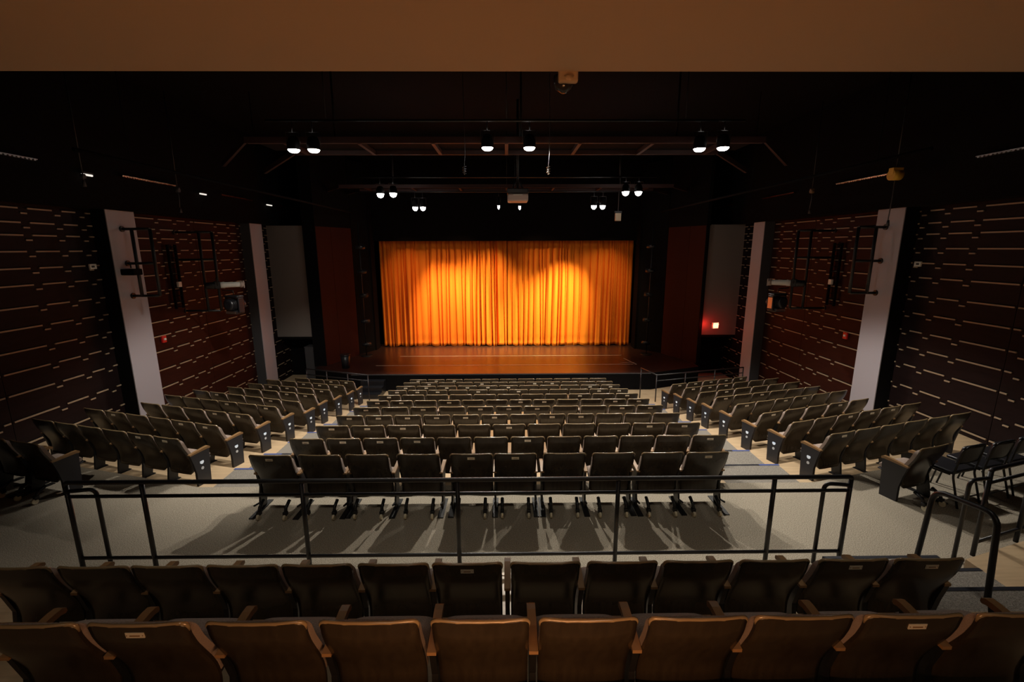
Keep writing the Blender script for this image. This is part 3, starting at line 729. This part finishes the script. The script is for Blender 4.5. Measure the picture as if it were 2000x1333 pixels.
# small hung box on the header
p = P(1207, 423, y=18.4); t = thing('hanging_box', 'small pale equipment box hung above the stage right side', 'box', p)
q = MB(); q.box(-.11, .11, -.07, .07, -.17, .12, bev=.01); q.box(-.005, .005, -.075, -.07, -.16, .11); link('case', q.mesh('case', ['soffit', 'dark']), t)
q = MB(); q.tube([(0, 0, .12), (0, 0, 7.2-p.z)], .015, 6); q.box(-.14, .14, -.03, .03, .13, .2); link('hanger', q.mesh('hanger', ['greyd']), t)
# chain hoists
for (px, py), s, l, mt, r, zb in (((1749, 342), 1, 'yellow chain hoist above the right near column', 'yellow', .11, 4.05), ((1586, 374), 1, 'small dark hoist hanging high on the right', 'arm', .05, 4.5),
                           ((347, 372), -1, 'small dark hoist hanging high on the left', 'greyd', .05, 4.5), ((162, 345), -1, 'dark cable hanging high on the near left', 'greyd', .04, 4.8)):
    p = P(px, py, x=s*8.2); t = thing('chain_hoist', l, 'hoist', p)
    q = MB(); q.tube([(-r*.9, 0, 0), (r*.9, 0, 0)], r, 14); q.box(-r, r, -r*.6, r*.6, 0, r*1.3, bev=.01); link('motor', q.mesh('motor', [mt]), t)
    q = MB(); q.tube([(0, 0, 0), (.01, 0, (zb-p.z)/2), (-.01, 0, zb-p.z)], .011, 6); q.tube([(0, 0, zb-p.z), (0, 0, zb-p.z-.12)], [.02, .035], 8); link('chain', q.mesh('chain', ['greyd']), t)
    q = MB(); q.tube([(0, 0, r), (0, 0, 7.2-p.z)], .012, 6); link('hook_cable', q.mesh('hook_cable', ['black']), t)
# camera dome under the soffit edge
p = P(1113, 141, y=2.60); t = thing('security_camera', 'small beige dome camera on the soffit edge at top', 'camera', (p.x, 2.60, 4.40))
q = MB(); q.box(-.055, .05, .03, .07, -.05, .06, bev=.012); q.tube([(0, .05, -.02), (0, .05, -.045)], [.035, .02], 14); link('bracket', q.mesh('bracket', ['soffit']), t)
q = MB(); q.tube([(-.02, .1, -.0), (-.02, .1, -.03), (-.02, .1, -.065), (-.02, .1, -.085)], [.055, .055, .042, .01], 18); link('dome', q.mesh('dome', ['glass']), t)

# ------------------------------------------------------------------ exit sign and things by the stage
p = P(1397, 636, y=17.2)
t = thing('exit_sign', 'glowing red exit sign on the right beside the stage', 'sign', p, .25)
q = MB(); q.box(-.13, .13, -.03, .03, -.12, .12, bev=.008); link('case', q.mesh('case', ['white']), t)
q = MB(); q.box(-.115, .115, -.034, -.03, -.105, .105); link('face', q.mesh('face', ['exitb']), t)
fc = bpy.data.curves.new('exit', 'FONT'); fc.body = 'EXIT'; fc.size = .125; fc.align_x = 'CENTER'; fc.extrude = .002
fo = bpy.data.objects.new('exit', fc); COL.objects.link(fo); dg = bpy.context.evaluated_depsgraph_get(); me = bpy.data.meshes.new_from_object(fo.evaluated_get(dg)); bpy.data.objects.remove(fo)
me.materials.clear(); me.materials.append(M['exit']); me.transform(Matrix.Translation((0, -.037, -.045)) @ Matrix.Rotation(math.pi/2, 4, 'X')); link('letters', me, t)
q = MB(); q.tube([(0, 0, 0), (.1, .42, 0)], .012, 6); link('stem', q.mesh('stem', ['black']), t)
l = bpy.data.lights.new('exit_glow', 'POINT'); l.energy = 6; l.color = (1, .03, .02); l.shadow_soft_size = .05; lo = bpy.data.objects.new('exit_glow', l); COL.objects.link(lo); lo.location = (p.x-.28, 17.4, p.z)
l = bpy.data.lights.new('exit_glow', 'POINT'); l.energy = 3; l.color = (1, .03, .02); l.shadow_soft_size = .05; lo = bpy.data.objects.new('exit_glow', l); COL.objects.link(lo); lo.location = (p.x+.25, 17.0, p.z-.15)
c = P(612, 722, y=17.3)
t = thing('equipment_cabinet', 'dark grey cabinet in the passage left of the stage', 'cabinet', (-7.75, 17.9, -1.70))
q = MB(); q.box(-.28, .28, -.25, .25, 0, 1.35, bev=.01); link('body', q.mesh('body', ['greyd']), t); q = MB(); q.box(-.29, .29, -.26, .26, 1.35, 1.38); link('top', q.mesh('top', ['greyd']), t)
c = P(676, 719, z=SZ)
t = thing('waste_bin', 'round dark bin on the stage at far left', 'bin', (c.x, c.y, SZ))
q = MB(); q.tube([(0, 0, 0), (0, 0, .52)], [.14, .18], 18); link('body', q.mesh('body', ['vinyl']), t); q = MB(); q.tube([(0, 0, .50), (0, 0, .54)], .195, 18); link('rim', q.mesh('rim', ['vinyl']), t)
for s, nm, px in ((-1, 'left', 716), (1, 'right', 1262)):
    x = P(px, 690, y=19.2).x
    t = thing('lighting_boom', 'black vertical lighting boom at the %s edge of the curtain' % nm, 'lighting boom', (x, 19.2, SZ))
    q = MB(); q.tube([(0, 0, 0), (0, 0, 5.6)], .025, 8); link('pole', q.mesh('pole', ['black']), t)
    q = MB(); q.tube([(0, 0, 0), (0, 0, .03)], .25, 20); link('base', q.mesh('base', ['black']), t)
    for k, z in enumerate((.5, 1.5, 2.6, 3.6, 4.6)):
        f = thing('boom_lamp', 'small black stage lamp, %s from bottom on the %s boom' % (ORD[k], nm), 'stage light', (x-s*.02, 19.2, SZ+z), s*1.1, 'lamps on the booms')
        q = MB(); q.tube([(0, -.16, 0), (0, 0, 0), (0, .18, 0)], [.06, .09, .09], 12); link('housing', q.mesh('housing', ['vinyl']), f)
        q = MB(); q.tube([(0, .18, 0), (0, .2, 0)], .08, 12); link('lens', q.mesh('lens', ['glass']), f)
        q = MB(); q.tube([(-.11, 0, 0), (-.11, 0, .14), (.11, 0, .14), (.11, 0, 0)], .008, 6); link('yoke', q.mesh('yoke', ['black']), f)
